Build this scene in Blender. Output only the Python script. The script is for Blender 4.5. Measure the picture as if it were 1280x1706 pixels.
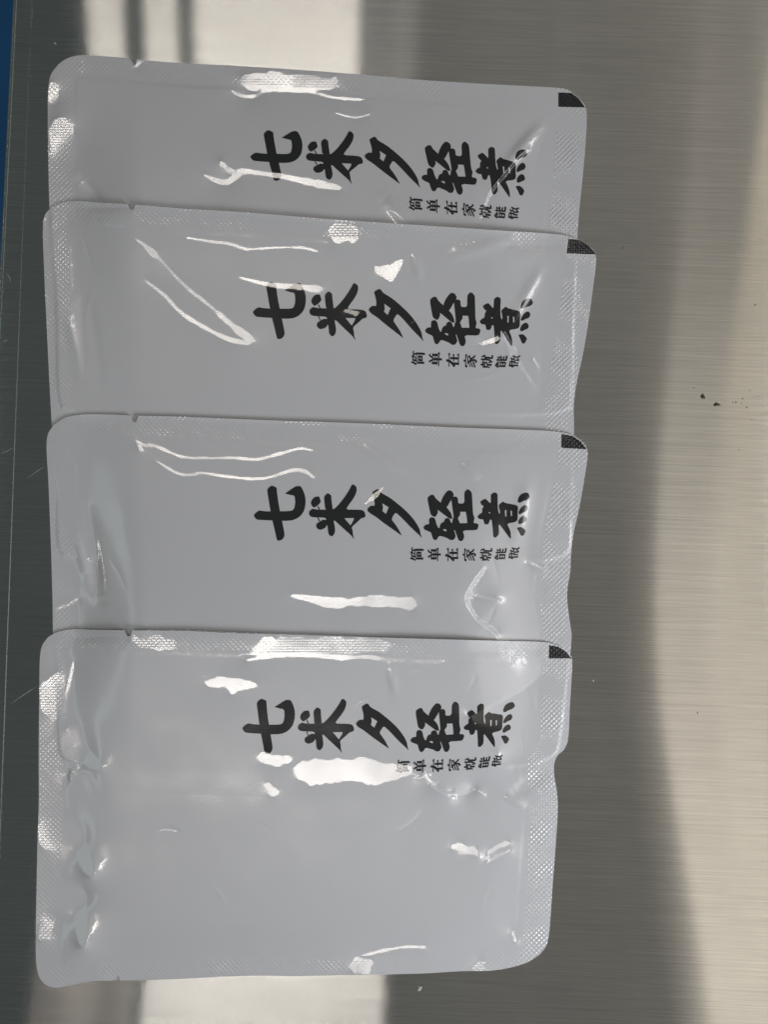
import bpy, math, random
import numpy as np
from mathutils import Vector, geometry

for o in list(bpy.data.objects):
    bpy.data.objects.remove(o)
scn = bpy.context.scene
col = scn.collection

# ------------------------------------------------------------------ scale
# lengths are measured in photograph pixels on the table plane: 1 px = 0.225 mm
S = 0.225e-3
CX, CY = 640.0, 853.0
HP = 1822.0                    # height of the camera above the table, in px units


def P(px, py, z=0.0):
    """a pixel of the photograph and a height above the table -> a point"""
    k = 1.0 - z / HP
    return ((px - CX) * S * k, (CY - py) * S * k, z * S)


# ------------------------------------------------------------------ camera
cam = bpy.data.cameras.new('camera')
cam.sensor_fit = 'VERTICAL'
cam.angle = 2 * math.atan(853.0 / HP)
cam.clip_start = 0.01
cam.clip_end = 50
camo = bpy.data.objects.new('camera', cam)
camo.location = (0, 0, HP * S)
col.objects.link(camo)
scn.camera = camo
scn.view_settings.view_transform = 'Standard'
scn.view_settings.look = 'None'
scn.view_settings.exposure = 0
scn.view_settings.gamma = 1
scn.cycles.max_bounces = 8

# ------------------------------------------------------------------ dim room light
w = bpy.data.worlds.new("World")
scn.world = w
w.use_nodes = True
nt = w.node_tree
bg = nt.nodes['Background']
tc = nt.nodes.new('ShaderNodeTexCoord')
sx = nt.nodes.new('ShaderNodeSeparateXYZ')
mr = nt.nodes.new('ShaderNodeMapRange')
mr.interpolation_type = 'SMOOTHSTEP'
mr.inputs['From Min'].default_value = -0.26
mr.inputs['From Max'].default_value = 0.26
mx = nt.nodes.new('ShaderNodeMix')
mx.data_type = 'RGBA'
mx.inputs['A'].default_value = (0.064, 0.076, 0.076, 1)
mx.inputs['B'].default_value = (0.168, 0.163, 0.149, 1)
nt.links.new(tc.outputs['Generated'], sx.inputs[0])
nt.links.new(sx.outputs['X'], mr.inputs['Value'])
nt.links.new(mr.outputs[0], mx.inputs['Factor'])
nt.links.new(mx.outputs['Result'], bg.inputs['Color'])
bg.inputs['Strength'].default_value = 1.0

# ------------------------------------------------------------------ room lamps and windows, and added lamps
CEIL = 2.2


def lamp(name, mirror, radiance, color=(1, 1, 1), z=CEIL, rot=0.0):
    """rectangular lamp hung at height z; 'mirror' = the pixels where a flat mirror on the table would show it"""
    x0, y0, x1, y1 = mirror
    k = z / HP + S
    cx_, cy_ = ((x0 + x1) / 2 - CX) * k, (CY - (y0 + y1) / 2) * k
    li = bpy.data.lights.new(name, 'AREA')
    li.shape = 'RECTANGLE'
    li.size = abs(x1 - x0) * k
    li.size_y = abs(y1 - y0) * k
    li.color = color
    li.energy = radiance * math.pi * li.size * li.size_y
    o = bpy.data.objects.new(name, li)
    o.location = (cx_, cy_, z)
    o.rotation_euler = (0, 0, rot)
    col.objects.link(o)
    return o


# two rows of ceiling tubes (M, N) and added side lamps (R, L): slopes (dx/dz, dy/dz) from the table towards them
TUBES = {'M': ((275 - CX) / HP, (650 - CX) / HP, -0.255, -0.219),
         'N': ((162 - CX) / HP, (588 - CX) / HP, 0.210, 0.245),
         'R': (0.460, 0.508, -0.28, 0.26),
         'L': (-0.96, -0.91, -0.28, -0.08)}


def tube(x0, x1, key, radiance, color):
    l = TUBES[key]
    lamp('ceiling_or_added_tube', (x0, CY - l[3] * HP, x1, CY - l[2] * HP), radiance, color)


tube(275, 650, 'M', 20, (1, 0.94, 0.88))
tube(100, 254, 'M', 3.8, (1, 0.82, 0.73))
tube(163, 218, 'N', 20, (1, 0.93, 0.85))
tube(253, 303, 'N', 20, (1, 0.93, 0.85))
tube(331, 588, 'N', 20, (1, 0.93, 0.85))
for key in 'RL':  # unseen side lamps, added so that steep creases catch glare
    l = TUBES[key]
    tube(CX + l[0] * HP, CX + l[1] * HP, key, 13, (1, 0.98, 0.96))
lamp('wall_window', (1094, 860, 1900, 1290), 0.62, (1.0, 0.905, 0.77))
lamp('wall_window', (1094, 1300, 1900, 2300), 0.97, (1.0, 0.895, 0.75))
for x0_, x1_ in ((925, 1185), (960, 1140), (990, 1095)):      # a blurry bright opening, brightest in its middle
    lamp('wall_window', (x0_, -260, x1_, 130), 0.15, (1.0, 0.90, 0.76))
for x0_, x1_ in ((668, 965), (690, 925), (720, 885)):
    lamp('wall_window', (x0_, -420, x1_, -40), 0.18, (1.0, 0.92, 0.82))
lamp('far_lamp', (1262, 100, 1420, 220), 2.6, (1.0, 0.84, 0.56))
E_L = (-0.445, -0.12)
NEAR = 1 + HP * S / CEIL          # the lamps hang at a finite height
lamp('side_window', (CX - 0.48 * HP, CY - 0.10 * HP, CX - 0.41 * HP, CY + 0.45 * HP), 1.5, (0.72, 0.98, 0.90))
# small panel added low and close, standing in for the main shadow-throwing light
kl = bpy.data.lights.new('key_panel', 'AREA')
kl.shape = 'RECTANGLE'
kl.size, kl.size_y = 0.24, 0.22
kl.energy = 3.1
kl.color = (0.93, 0.975, 1.0)
ko = bpy.data.objects.new('key_panel', kl)
ko.location = (0.42, -0.30, 0.28)
ko.rotation_euler = (Vector((0, 0, 0)) - Vector(ko.location)).to_track_quat('-Z', 'Y').to_euler()
col.objects.link(ko)

# ------------------------------------------------------------------ helpers


def tag(o, label=None, cat=None, group=None, kind=None):
    if label: o['label'] = label
    if cat: o['category'] = cat
    if group: o['group'] = group
    if kind: o['kind'] = kind
    return o


def empty(name, loc):
    o = bpy.data.objects.new(name, None)
    o.empty_display_size = 0.02
    o.location = loc
    col.objects.link(o)
    return o


def mesh_obj(name, co, faces, mat, parent=None, normals=None, uv=None, smooth=True):
    """co: (n,3) world metres; faces: (m,3|4) int array or list"""
    me = bpy.data.meshes.new(name)
    co = np.asarray(co, dtype=np.float32)
    if parent is not None:
        co = co - np.array(parent.location, dtype=np.float32)
    faces = np.asarray(faces, dtype=np.int32)
    n, m, k = len(co), len(faces), faces.shape[1]
    me.vertices.add(n)
    me.vertices.foreach_set('co', co.ravel())
    me.loops.add(m * k)
    me.loops.foreach_set('vertex_index', faces.ravel())
    me.polygons.add(m)
    me.polygons.foreach_set('loop_start', np.arange(0, m * k, k, dtype=np.int32))
    me.polygons.foreach_set('use_smooth', np.full(m, smooth, dtype=bool))
    if uv is not None:
        ul = me.uv_layers.new(name='UVMap')
        ul.data.foreach_set('uv', np.asarray(uv, dtype=np.float32)[faces.ravel()].ravel())
    me.update(calc_edges=True)
    me.validate(clean_customdata=False)
    if normals is not None:
        me.normals_split_custom_set_from_vertices(np.asarray(normals, dtype=np.float32).tolist())
    me.materials.append(mat)
    o = bpy.data.objects.new(name, me)
    col.objects.link(o)
    if parent is not None:
        o.parent = parent
    return o


def new_mat(name):
    m = bpy.data.materials.new(name)
    m.use_nodes = True
    t = m.node_tree
    t.nodes.clear()
    out = t.nodes.new('ShaderNodeOutputMaterial')
    return m, t, out


def node(t, typ, **kw):
    n = t.nodes.new('ShaderNode' + typ)
    for k, v in kw.items():
        setattr(n, k, v)
    return n


def math_node(t, op, a, b=None):
    n = node(t, 'Math', operation=op)
    for i, v in enumerate((a, b)):
        if v is None: continue
        if isinstance(v, (int, float)): n.inputs[i].default_value = v
        else: t.links.new(v, n.inputs[i])
    return n.outputs[0]


# ------------------------------------------------------------------ materials
def steel_material():
    m, t, out = new_mat('brushed_steel')
    L = t.links.new
    tc = node(t, 'TexCoord')
    mp = node(t, 'Mapping')
    mp.inputs['Rotation'].default_value = (0, 0, math.radians(2.0))
    L(tc.outputs['Object'], mp.inputs['Vector'])

    def streak(sx_, sy_, detail=3):
        m2 = node(t, 'Mapping')
        m2.inputs['Scale'].default_value = (sx_, sy_, 1)
        L(mp.outputs[0], m2.inputs['Vector'])
        n = node(t, 'TexNoise')
        n.inputs['Scale'].default_value = 1
        n.inputs['Detail'].default_value = detail
        n.inputs['Roughness'].default_value = 0.65
        L(m2.outputs[0], n.inputs['Vector'])
        return n.outputs['Fac']
    fine = streak(26, 2300)
    mid = streak(12, 950)
    blot = streak(14, 11, 4)
    # grain tints the reflection a little
    g = math_node(t, 'ADD', math_node(t, 'MULTIPLY', fine, 0.72), math_node(t, 'MULTIPLY', mid, 0.28))
    r = node(t, 'MapRange')
    L(g, r.inputs['Value'])
    r.inputs['From Min'].default_value = 0.3
    r.inputs['From Max'].default_value = 0.7
    r.inputs['To Min'].default_value = 0.63
    r.inputs['To Max'].default_value = 0.86
    sm = math_node(t, 'MULTIPLY', r.outputs[0], math_node(t, 'ADD', math_node(t, 'MULTIPLY', blot, 0.36), 0.82))
    cmb = node(t, 'CombineColor')
    L(sm, cmb.inputs[0])
    L(math_node(t, 'MULTIPLY', sm, 0.985), cmb.inputs[1])
    L(math_node(t, 'MULTIPLY', sm, 0.955), cmb.inputs[2])
    tan = node(t, 'CombineXYZ')
    a = math.radians(-2.0)
    tan.inputs[0].default_value = math.cos(a)
    tan.inputs[1].default_value = math.sin(a)
    bmp = node(t, 'Bump')
    bmp.inputs['Strength'].default_value = 0.30
    bmp.inputs['Distance'].default_value = 0.00001
    L(g, bmp.inputs['Height'])
    gl = node(t, 'BsdfAnisotropic') if False else node(t, 'BsdfGlossy')
    gl.distribution = 'GGX'
    gl.inputs['Roughness'].default_value = 0.155
    gl.inputs['Anisotropy'].default_value = 0.88
    L(cmb.outputs[0], gl.inputs['Color'])
    L(tan.outputs[0], gl.inputs['Tangent'])
    L(bmp.outputs[0], gl.inputs['Normal'])
    g2 = node(t, 'BsdfGlossy')
    g2.inputs['Roughness'].default_value = 0.30
    g2.inputs['Anisotropy'].default_value = 0.75
    L(cmb.outputs[0], g2.inputs['Color'])
    L(tan.outputs[0], g2.inputs['Tangent'])
    L(bmp.outputs[0], g2.inputs['Normal'])
    ms = node(t, 'MixShader')
    ms.inputs[0].default_value = 0.0
    L(gl.outputs[0], ms.inputs[1])
    L(g2.outputs[0], ms.inputs[2])
    L(ms.outputs[0], out.inputs['Surface'])
    return m


def emboss_height(t):
    uv = node(t, 'UVMap')
    sp = node(t, 'SeparateXYZ')
    t.links.new(uv.outputs[0], sp.inputs[0])
    X, Y = sp.outputs[0], sp.outputs[1]
    k = 2 * math.pi / 8.4 * 1000
    a = math_node(t, 'SINE', math_node(t, 'MULTIPLY', math_node(t, 'ADD', X, math_node(t, 'MULTIPLY', Y, 1.0)), k))
    b = math_node(t, 'SINE', math_node(t, 'MULTIPLY', math_node(t, 'SUBTRACT', X, math_node(t, 'MULTIPLY', Y, 1.0)), k))
    h = math_node(t, 'MULTIPLY', math_node(t, 'ADD', a, b), 0.95)
    return math_node(t, 'MINIMUM', math_node(t, 'MAXIMUM', h, -1.0), 1.0)


def film_material(name, color, rough=0.088, emboss=0.0, spec=0.5):
    m, t, out = new_mat(name)
    L = t.links.new
    b = node(t, 'BsdfPrincipled')
    b.inputs['Base Color'].default_value = (*color, 1)
    b.inputs['Roughness'].default_value = 0.30
    b.inputs['IOR'].default_value = 1.5
    b.inputs['Specular IOR Level'].default_value = spec
    b.inputs['Coat Weight'].default_value = 1.0
    b.inputs['Coat IOR'].default_value = 1.5
    tcs = node(t, 'TexCoord')
    sm = node(t, 'TexNoise')
    sm.inputs['Scale'].default_value = 38
    sm.inputs['Detail'].default_value = 5
    L(tcs.outputs['Object'], sm.inputs['Vector'])
    rr_ = node(t, 'MapRange')
    rr_.inputs['From Min'].default_value = 0.35
    rr_.inputs['From Max'].default_value = 0.7
    rr_.inputs['To Min'].default_value = rough * 0.75
    rr_.inputs['To Max'].default_value = rough * 1.7
    L(sm.outputs['Fac'], rr_.inputs['Value'])
    L(rr_.outputs[0], b.inputs['Coat Roughness'])
    if emboss:
        bm = node(t, 'Bump')
        bm.inputs['Strength'].default_value = 1.0
        bm.inputs['Distance'].default_value = emboss * S
        L(emboss_height(t), bm.inputs['Height'])
        # the jaws never pressed evenly
        pr = node(t, 'TexNoise')
        pr.inputs['Scale'].default_value = 75
        pr.inputs['Detail'].default_value = 3
        L(tcs.outputs['Object'], pr.inputs['Vector'])
        pm = node(t, 'MapRange')
        pm.inputs['From Min'].default_value = 0.36
        pm.inputs['From Max'].default_value = 0.66
        pm.inputs['To Min'].default_value = 0.1
        L(pr.outputs['Fac'], pm.inputs['Value'])
        L(pm.outputs[0], bm.inputs['Strength'])
        L(bm.outputs[0], b.inputs['Normal'])
        L(bm.outputs[0], b.inputs['Coat Normal'])
    else:
        # faint orange-peel of the laminate
        tc = node(t, 'TexCoord')
        n = node(t, 'TexNoise')
        n.inputs['Scale'].default_value = 900
        n.inputs['Detail'].default_value = 2
        L(tc.outputs['Object'], n.inputs['Vector'])
        bm = node(t, 'Bump')
        bm.inputs['Strength'].default_value = 0.4
        bm.inputs['Distance'].default_value = 0.00002
        L(n.outputs['Fac'], bm.inputs['Height'])
        L(bm.outputs[0], b.inputs['Coat Normal'])
        L(bm.outputs[0], b.inputs['Normal'])
    L(b.outputs[0], out.inputs['Surface'])
    return m


def plain_material(name, color, rough=0.6, noise=0.0, nscale=60, metallic=0.0):
    m, t, out = new_mat(name)
    L = t.links.new
    b = node(t, 'BsdfPrincipled')
    b.inputs['Roughness'].default_value = rough
    b.inputs['Metallic'].default_value = metallic
    b.inputs['Base Color'].default_value = (*color, 1)
    if noise:
        tc = node(t, 'TexCoord')
        n = node(t, 'TexNoise')
        n.inputs['Scale'].default_value = nscale
        n.inputs['Detail'].default_value = 4
        L(tc.outputs['Object'], n.inputs['Vector'])
        mxx = node(t, 'Mix', data_type='RGBA')
        mxx.inputs['A'].default_value = (*[c * (1 - noise) for c in color], 1)
        mxx.inputs['B'].default_value = (*[min(1, c * (1 + noise)) for c in color], 1)
        L(n.outputs['Fac'], mxx.inputs['Factor'])
        L(mxx.outputs['Result'], b.inputs['Base Color'])
    L(b.outputs[0], out.inputs['Surface'])
    return m


STEEL = steel_material()
FILM_C = (0.438, 0.437, 0.462)
FILM = film_material('glossy_grey_film', FILM_C)
SEAL = film_material('embossed_film', FILM_C, rough=0.08, emboss=0.085)
SEAL_R = film_material('deep_embossed_film', FILM_C, rough=0.09, emboss=0.30)
INK = film_material('black_ink_under_film', (0.013, 0.0135, 0.0155), spec=0.12)
INK_SEAL = film_material('black_ink_on_seal', (0.010, 0.010, 0.012), rough=0.10, emboss=0.26, spec=0.12)
BLUE = plain_material('blue_floor_paint', (0.010, 0.13, 0.36), 0.6, 0.2, 9)
CRUMB = plain_material('dark_crumb', (0.030, 0.016, 0.012), 0.7, 0.5, 900)
PALE = plain_material('pale_speck', (0.30, 0.295, 0.28), 0.4, 0.3, 900)
SCRATCH = plain_material('scratched_steel', (0.30, 0.31, 0.31), 0.6, 0.3, 300, metallic=0.3)

# ------------------------------------------------------------------ raster tools (1 sample per px)
rng = np.random.default_rng(7)


def blur(a, sx_, sy_=None):
    sy_ = sx_ if sy_ is None else sy_
    pad = int(3 * max(sx_, sy_)) + 2
    b = np.pad(a, pad, mode='edge')
    ky = np.fft.fftfreq(b.shape[0])[:, None]
    kx = np.fft.rfftfreq(b.shape[1])[None, :]
    f = np.exp(-2 * np.pi ** 2 * ((kx * sx_) ** 2 + (ky * sy_) ** 2))
    r = np.fft.irfft2(np.fft.rfft2(b) * f, s=b.shape)
    return r[pad:-pad, pad:-pad]


def sample(a, x, y):
    x = np.clip(x, 0, a.shape[1] - 1.001)
    y = np.clip(y, 0, a.shape[0] - 1.001)
    i, j = x.astype(int), y.astype(int)
    fx, fy = x - i, y - j
    return ((a[j, i] * (1 - fx) + a[j, i + 1] * fx) * (1 - fy) + (a[j + 1, i] * (1 - fx) + a[j + 1, i + 1] * fx) * fy)


def smooth01(x):
    x = np.clip(x, 0, 1)
    return x * x * (3 - 2 * x)


def catmull(pts, n):
    p = np.array(pts, float)
    d = np.r_[0, np.cumsum(np.linalg.norm(np.diff(p, axis=0), axis=1))]
    t = np.linspace(0, d[-1], n)
    m = np.zeros_like(p)
    m[1:-1] = (p[2:] - p[:-2]) / (d[2:] - d[:-2])[:, None]
    m[0] = (p[1] - p[0]) / (d[1] - d[0])
    m[-1] = (p[-1] - p[-2]) / (d[-1] - d[-2])
    i = np.clip(np.searchsorted(d, t, side='right') - 1, 0, len(d) - 2)
    h = (d[i + 1] - d[i])
    s = ((t - d[i]) / h)[:, None]
    h = h[:, None]
    return ((2 * s ** 3 - 3 * s ** 2 + 1) * p[i] + (s ** 3 - 2 * s ** 2 + s) * h * m[i]
            + (-2 * s ** 3 + 3 * s ** 2) * p[i + 1] + (s ** 3 - s ** 2) * h * m[i + 1])


W, Hh = 1280, 1760
YY, XX = np.mgrid[0:Hh, 0:W].astype(float)


def poly_mask(poly, x, y):
    inside = np.zeros(x.shape, bool)
    n = len(poly)
    for k in range(n):
        x0, y0 = poly[k]
        x1, y1 = poly[(k + 1) % n]
        if y0 == y1: continue
        c = ((y0 > y) != (y1 > y)) & (x < (x1 - x0) * (y - y0) / (y1 - y0) + x0)
        inside ^= c
    return inside


# ------------------------------------------------------------------ lettering outlines (traced once)
def tr(pts, o, s):
    return [(o[0] + x / s, o[1] + y / s) for x, y in pts]


G = {}
o4, s4 = (396, 1156), 1280 / 106
G['qi'] = dict(ref=4, out=[tr(p, o4, s4) for p in (
    [(480, 98), (520, 110), (580, 145), (582, 230), (600, 420), (625, 600), (665, 830), (700, 1050), (702, 1110), (680, 1165), (630, 1205), (590, 1215), (550, 1205), (540, 1170), (505, 980), (470, 815), (435, 600), (410, 400), (385, 200), (395, 165), (430, 125)],
    [(90, 690), (140, 635), (215, 592), (270, 605), (330, 615), (440, 620), (620, 622), (830, 622), (890, 605), (920, 570), (940, 490), (945, 420), (938, 330), (915, 308), (850, 298), (790, 278), (740, 265), (800, 230), (900, 165), (960, 130), (1020, 118), (1070, 132), (1100, 185), (1130, 260), (1150, 340), (1155, 420), (1145, 520), (1115, 620), (1060, 700), (990, 760), (900, 800), (800, 815), (660, 815), (470, 802), (330, 795), (220, 785), (160, 780), (120, 745)])], holes=[])
o4, s4 = (490, 1156), 1280 / 110
G['mi'] = dict(ref=4, out=[tr(p, o4, s4) for p in (
    [(72, 650), (90, 600), (150, 558), (200, 570), (260, 582), (540, 575), (580, 560), (690, 450), (800, 310), (880, 190), (930, 95), (980, 110), (1015, 150), (1015, 210), (990, 290), (930, 390), (850, 490), (790, 580), (1040, 582), (1100, 590), (1140, 610), (1165, 670), (1160, 715), (1120, 738), (1080, 745), (1000, 820), (890, 910), (905, 990), (910, 1080), (935, 1160), (880, 1080), (780, 990), (640, 860), (580, 800), (545, 790), (560, 880), (570, 970), (555, 1040), (520, 1085), (490, 1095), (455, 1075), (435, 1040), (425, 900), (415, 840), (400, 735), (260, 730), (140, 725), (90, 700)],
    [(395, 600), (378, 350), (395, 310), (450, 262), (490, 280), (520, 310), (522, 400), (540, 600)],
    [(120, 440), (140, 390), (200, 330), (285, 322), (300, 370), (315, 430), (260, 490), (210, 520), (180, 542), (140, 510), (122, 470)],
    [(238, 515), (260, 505), (296, 590), (276, 595)],
    [(205, 890), (215, 850), (280, 810), (345, 772), (390, 780), (430, 760), (450, 850), (410, 885), (380, 930), (330, 955), (275, 970), (230, 950), (208, 915)],
    [(233, 725), (252, 722), (288, 808), (268, 815)])],
    holes=[tr([(755, 745), (945, 742), (930, 790), (870, 885)], o4, s4)])
o4 = (586, 1160)
G['xi'] = dict(ref=4, out=[tr([(85, 525), (120, 480), (180, 450), (225, 465), (235, 400), (225, 320), (198, 215), (205, 190), (250, 165), (290, 140), (330, 155), (350, 195), (400, 230), (520, 295), (640, 385), (770, 495), (880, 600), (970, 710), (1040, 820), (1078, 910), (1082, 970), (1110, 1055), (1060, 1000), (960, 910), (860, 810), (740, 680), (630, 580), (590, 620), (540, 710), (600, 790), (660, 880), (700, 960), (728, 1020), (650, 965), (520, 875), (380, 775), (260, 680), (200, 640), (130, 600), (95, 560)], o4, s4)],
    holes=[tr([(380, 410), (500, 485), (440, 612), (375, 555), (390, 490)], o4, s4)])
o3, s3 = (698, 805), 1280 / 110
G['qing'] = dict(ref=3, out=[tr(p, o3, s3) for p in (
    [(165, 290), (210, 245), (255, 222), (295, 232), (325, 290), (380, 340), (425, 375), (545, 475), (610, 550), (640, 620), (655, 690), (610, 690), (565, 665), (360, 510), (375, 560), (350, 620), (320, 655), (280, 645), (240, 615), (220, 560)],
    [(425, 380), (470, 270), (520, 190), (575, 138), (635, 148), (668, 185), (685, 235), (620, 340), (545, 470), (480, 500)],
    [(635, 330), (640, 280), (690, 258), (735, 265), (760, 295), (765, 395), (890, 395), (885, 190), (910, 145), (945, 115), (985, 130), (1030, 180), (1040, 330), (1055, 600), (1085, 680), (1060, 775), (1140, 780), (1162, 810), (1150, 870), (1120, 912), (850, 915), (885, 1020), (870, 1085), (840, 1122), (785, 1117), (760, 1070), (720, 960), (690, 890), (640, 900), (600, 830), (650, 775), (660, 700), (680, 665), (660, 520)],
    [(88, 860), (110, 825), (150, 798), (205, 800), (200, 700), (225, 670), (260, 658), (300, 672), (325, 710), (345, 800), (380, 865), (405, 870), (415, 810), (455, 760), (490, 755), (500, 710), (540, 675), (590, 680), (650, 775), (800, 775), (800, 900), (690, 890), (720, 1010), (710, 1050), (680, 1100), (610, 1105), (570, 1070), (400, 1015), (360, 1080), (325, 1110), (280, 1085), (255, 1010), (240, 955), (180, 930), (110, 900)])],
    holes=[tr(p, o3, s3) for p in (
        [(805, 555), (915, 555), (930, 640), (945, 775), (800, 780), (760, 680), (805, 610)],
        [(465, 900), (500, 890), (540, 900), (538, 938), (500, 925)],
        [(606, 706), (652, 768), (630, 770)],
        [(685, 905), (705, 920), (742, 1032), (722, 1032), (700, 960)])])
o3 = (790, 805)
G['zhu'] = dict(ref=3, out=[tr(p, o3, s3) for p in (
    [(330, 230), (350, 205), (395, 178), (440, 190), (462, 215), (462, 400), (470, 520), (490, 590), (510, 590), (500, 510), (478, 430), (520, 390), (570, 352), (610, 385), (700, 400), (840, 430), (860, 480), (850, 560), (852, 700), (820, 750), (640, 785), (690, 880), (715, 960), (722, 1095), (640, 990), (560, 880), (480, 780), (488, 970), (470, 1010), (430, 1055), (385, 1050), (375, 1010), (365, 860), (345, 705), (310, 710), (300, 760), (270, 800), (210, 800), (190, 740), (180, 700), (110, 700), (65, 655), (110, 600), (150, 580), (165, 560), (162, 500), (195, 450), (150, 420), (118, 365), (160, 330), (220, 300), (260, 330), (330, 405)],
    [(852, 350), (865, 290), (890, 240), (940, 200), (1020, 180), (1060, 195), (1090, 255), (1075, 290), (1030, 325), (960, 345), (895, 382), (865, 375)],
    [(862, 590), (880, 530), (920, 470), (970, 430), (1010, 425), (1045, 455), (1045, 500), (1020, 545), (960, 565), (895, 605)],
    [(862, 780), (865, 730), (900, 670), (965, 628), (1005, 645), (1028, 690), (1020, 735), (960, 765), (890, 800)],
    [(832, 865), (910, 848), (950, 865), (1005, 920), (990, 970), (960, 1020), (915, 1020), (890, 970), (860, 910)])],
    holes=[tr(p, o3, s3) for p in (
        [(600, 525), (632, 520), (635, 645), (610, 650)],
        [(712, 535), (740, 535), (745, 635), (720, 640)],
        [(285, 565), (305, 558), (325, 580), (300, 590)])])


def ribbons(strokes, o, s):
    res = []
    for wd, pts in strokes:
        wd = wd * 1.36
        p = np.array(pts, float)
        d = np.gradient(p, axis=0) if len(p) > 2 else np.repeat(p[1:] - p[:1], 2, axis=0)
        d /= np.linalg.norm(d, axis=1)[:, None]
        nrm = np.c_[-d[:, 1], d[:, 0]] * wd / 2
        poly = np.r_[p + nrm, (p - nrm)[::-1]]
        res.append(tr([tuple(q) for q in poly], o, s))
    return res


o6, s6 = (676, 902), 1280 / 60
o7, s7 = (736, 902), 1280 / 70
o8, s8 = (796, 902), 16.0
SL = {}
SL['jian'] = ribbons([(55, [(330, 300), (610, 300), (640, 330)]), (40, [(240, 330), (345, 303)]), (32, [(238, 215), (232, 285)]),
    (30, [(215, 262), (240, 300), (235, 400), (215, 480), (245, 560)]), (50, [(180, 388), (232, 400)]), (30, [(250, 398), (332, 462)]),
    (20, [(345, 340), (340, 540)]), (50, [(400, 395), (560, 400)]), (50, [(400, 515), (572, 525)]), (30, [(415, 395), (415, 515)]),
    (22, [(475, 400), (475, 510)]), (30, [(545, 400), (545, 520)]), (50, [(240, 525), (370, 545)]), (50, [(170, 600), (250, 610), (350, 672)]),
    (55, [(360, 608), (630, 608)])], o6, s6)
SL['dan'] = ribbons([(40, [(810, 298), (830, 370)]), (42, [(825, 362), (932, 422)]), (44, [(805, 578), (860, 520), (920, 500)]), (60, [(905, 320), (1110, 320)]),
    (60, [(900, 605), (1105, 605)]), (55, [(930, 465), (1258, 465)]), (22, [(920, 330), (925, 600)]), (20, [(1010, 340), (1010, 590)]),
    (24, [(1090, 330), (1090, 600)]), (24, [(1158, 225), (1140, 705)]), (40, [(1118, 292), (1162, 240)])], o6, s6)
SL['zai'] = ribbons([(20, [(210, 195), (200, 600)]), (38, [(172, 252), (208, 238)]), (55, [(115, 415), (240, 450), (330, 530), (375, 592)]), (50, [(240, 350), (492, 350)]),
    (22, [(342, 228), (340, 442)]), (36, [(308, 267), (347, 252)]), (50, [(310, 505), (512, 505)]), (20, [(492, 205), (485, 500)]), (38, [(452, 264), (494, 232)])], o7, s7)
SL['jia'] = ribbons([(22, [(710, 245), (710, 572)]), (48, [(696, 250), (745, 250)]), (45, [(648, 405), (705, 405)]), (48, [(705, 555), (765, 582)]), (20, [(775, 270), (775, 500)]),
    (30, [(820, 248), (840, 330), (870, 360), (810, 450)]), (42, [(790, 442), (900, 382), (1000, 375), (1042, 410), (1000, 442)]), (24, [(800, 450), (862, 582)]),
    (26, [(870, 440), (932, 582)]), (30, [(930, 420), (970, 490), (1002, 592)]), (36, [(995, 238), (950, 300), (868, 346)]), (26, [(758, 312), (802, 270)])], o7, s7)
SL['jiu'] = ribbons([(30, [(88, 240), (182, 200)]), (30, [(68, 300), (182, 300)]), (35, [(180, 250), (380, 260)]), (30, [(372, 180), (378, 268)]), (35, [(180, 300), (300, 310), (372, 372)]),
    (20, [(132, 295), (140, 522)]), (35, [(66, 440), (135, 430)]), (25, [(106, 370), (142, 370)]), (32, [(160, 375), (242, 385)]), (20, [(170, 375), (170, 500)]),
    (20, [(240, 380), (240, 490)]), (32, [(162, 490), (252, 490)]), (38, [(230, 432), (362, 435)]), (25, [(278, 382), (322, 358)]), (25, [(258, 480), (312, 512)]), (20, [(180, 200), (175, 300)])], o8, s8)
SL['neng'] = ribbons([(30, [(488, 300), (760, 295)]), (30, [(605, 188), (615, 292)]), (20, [(528, 210), (540, 292)]), (25, [(528, 213), (582, 250)]), (28, [(690, 200), (668, 292)]),
    (34, [(765, 178), (745, 292)]), (35, [(578, 358), (745, 360)]), (35, [(568, 455), (732, 450)]), (22, [(540, 328), (540, 492)]), (35, [(470, 442), (532, 368)]),
    (30, [(468, 438), (534, 482)]), (18, [(600, 360), (600, 450)]), (18, [(665, 360), (665, 450)]), (22, [(738, 360), (725, 450)])], o8, s8)
SL['zuo'] = ribbons([(32, [(918, 178), (1050, 212), (1122, 168)]), (28, [(868, 240), (972, 270)]), (22, [(960, 190), (970, 270)]), (32, [(980, 290), (1102, 275)]), (26, [(1050, 210), (1100, 280)]),
    (28, [(848, 330), (982, 325)]), (22, [(905, 250), (915, 430)]), (28, [(958, 355), (1082, 350)]), (20, [(985, 280), (975, 355)]), (35, [(828, 420), (952, 430)]),
    (32, [(930, 425), (1086, 410)]), (28, [(838, 425), (952, 462)]), (20, [(860, 330), (850, 420)])], o8, s8)

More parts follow.
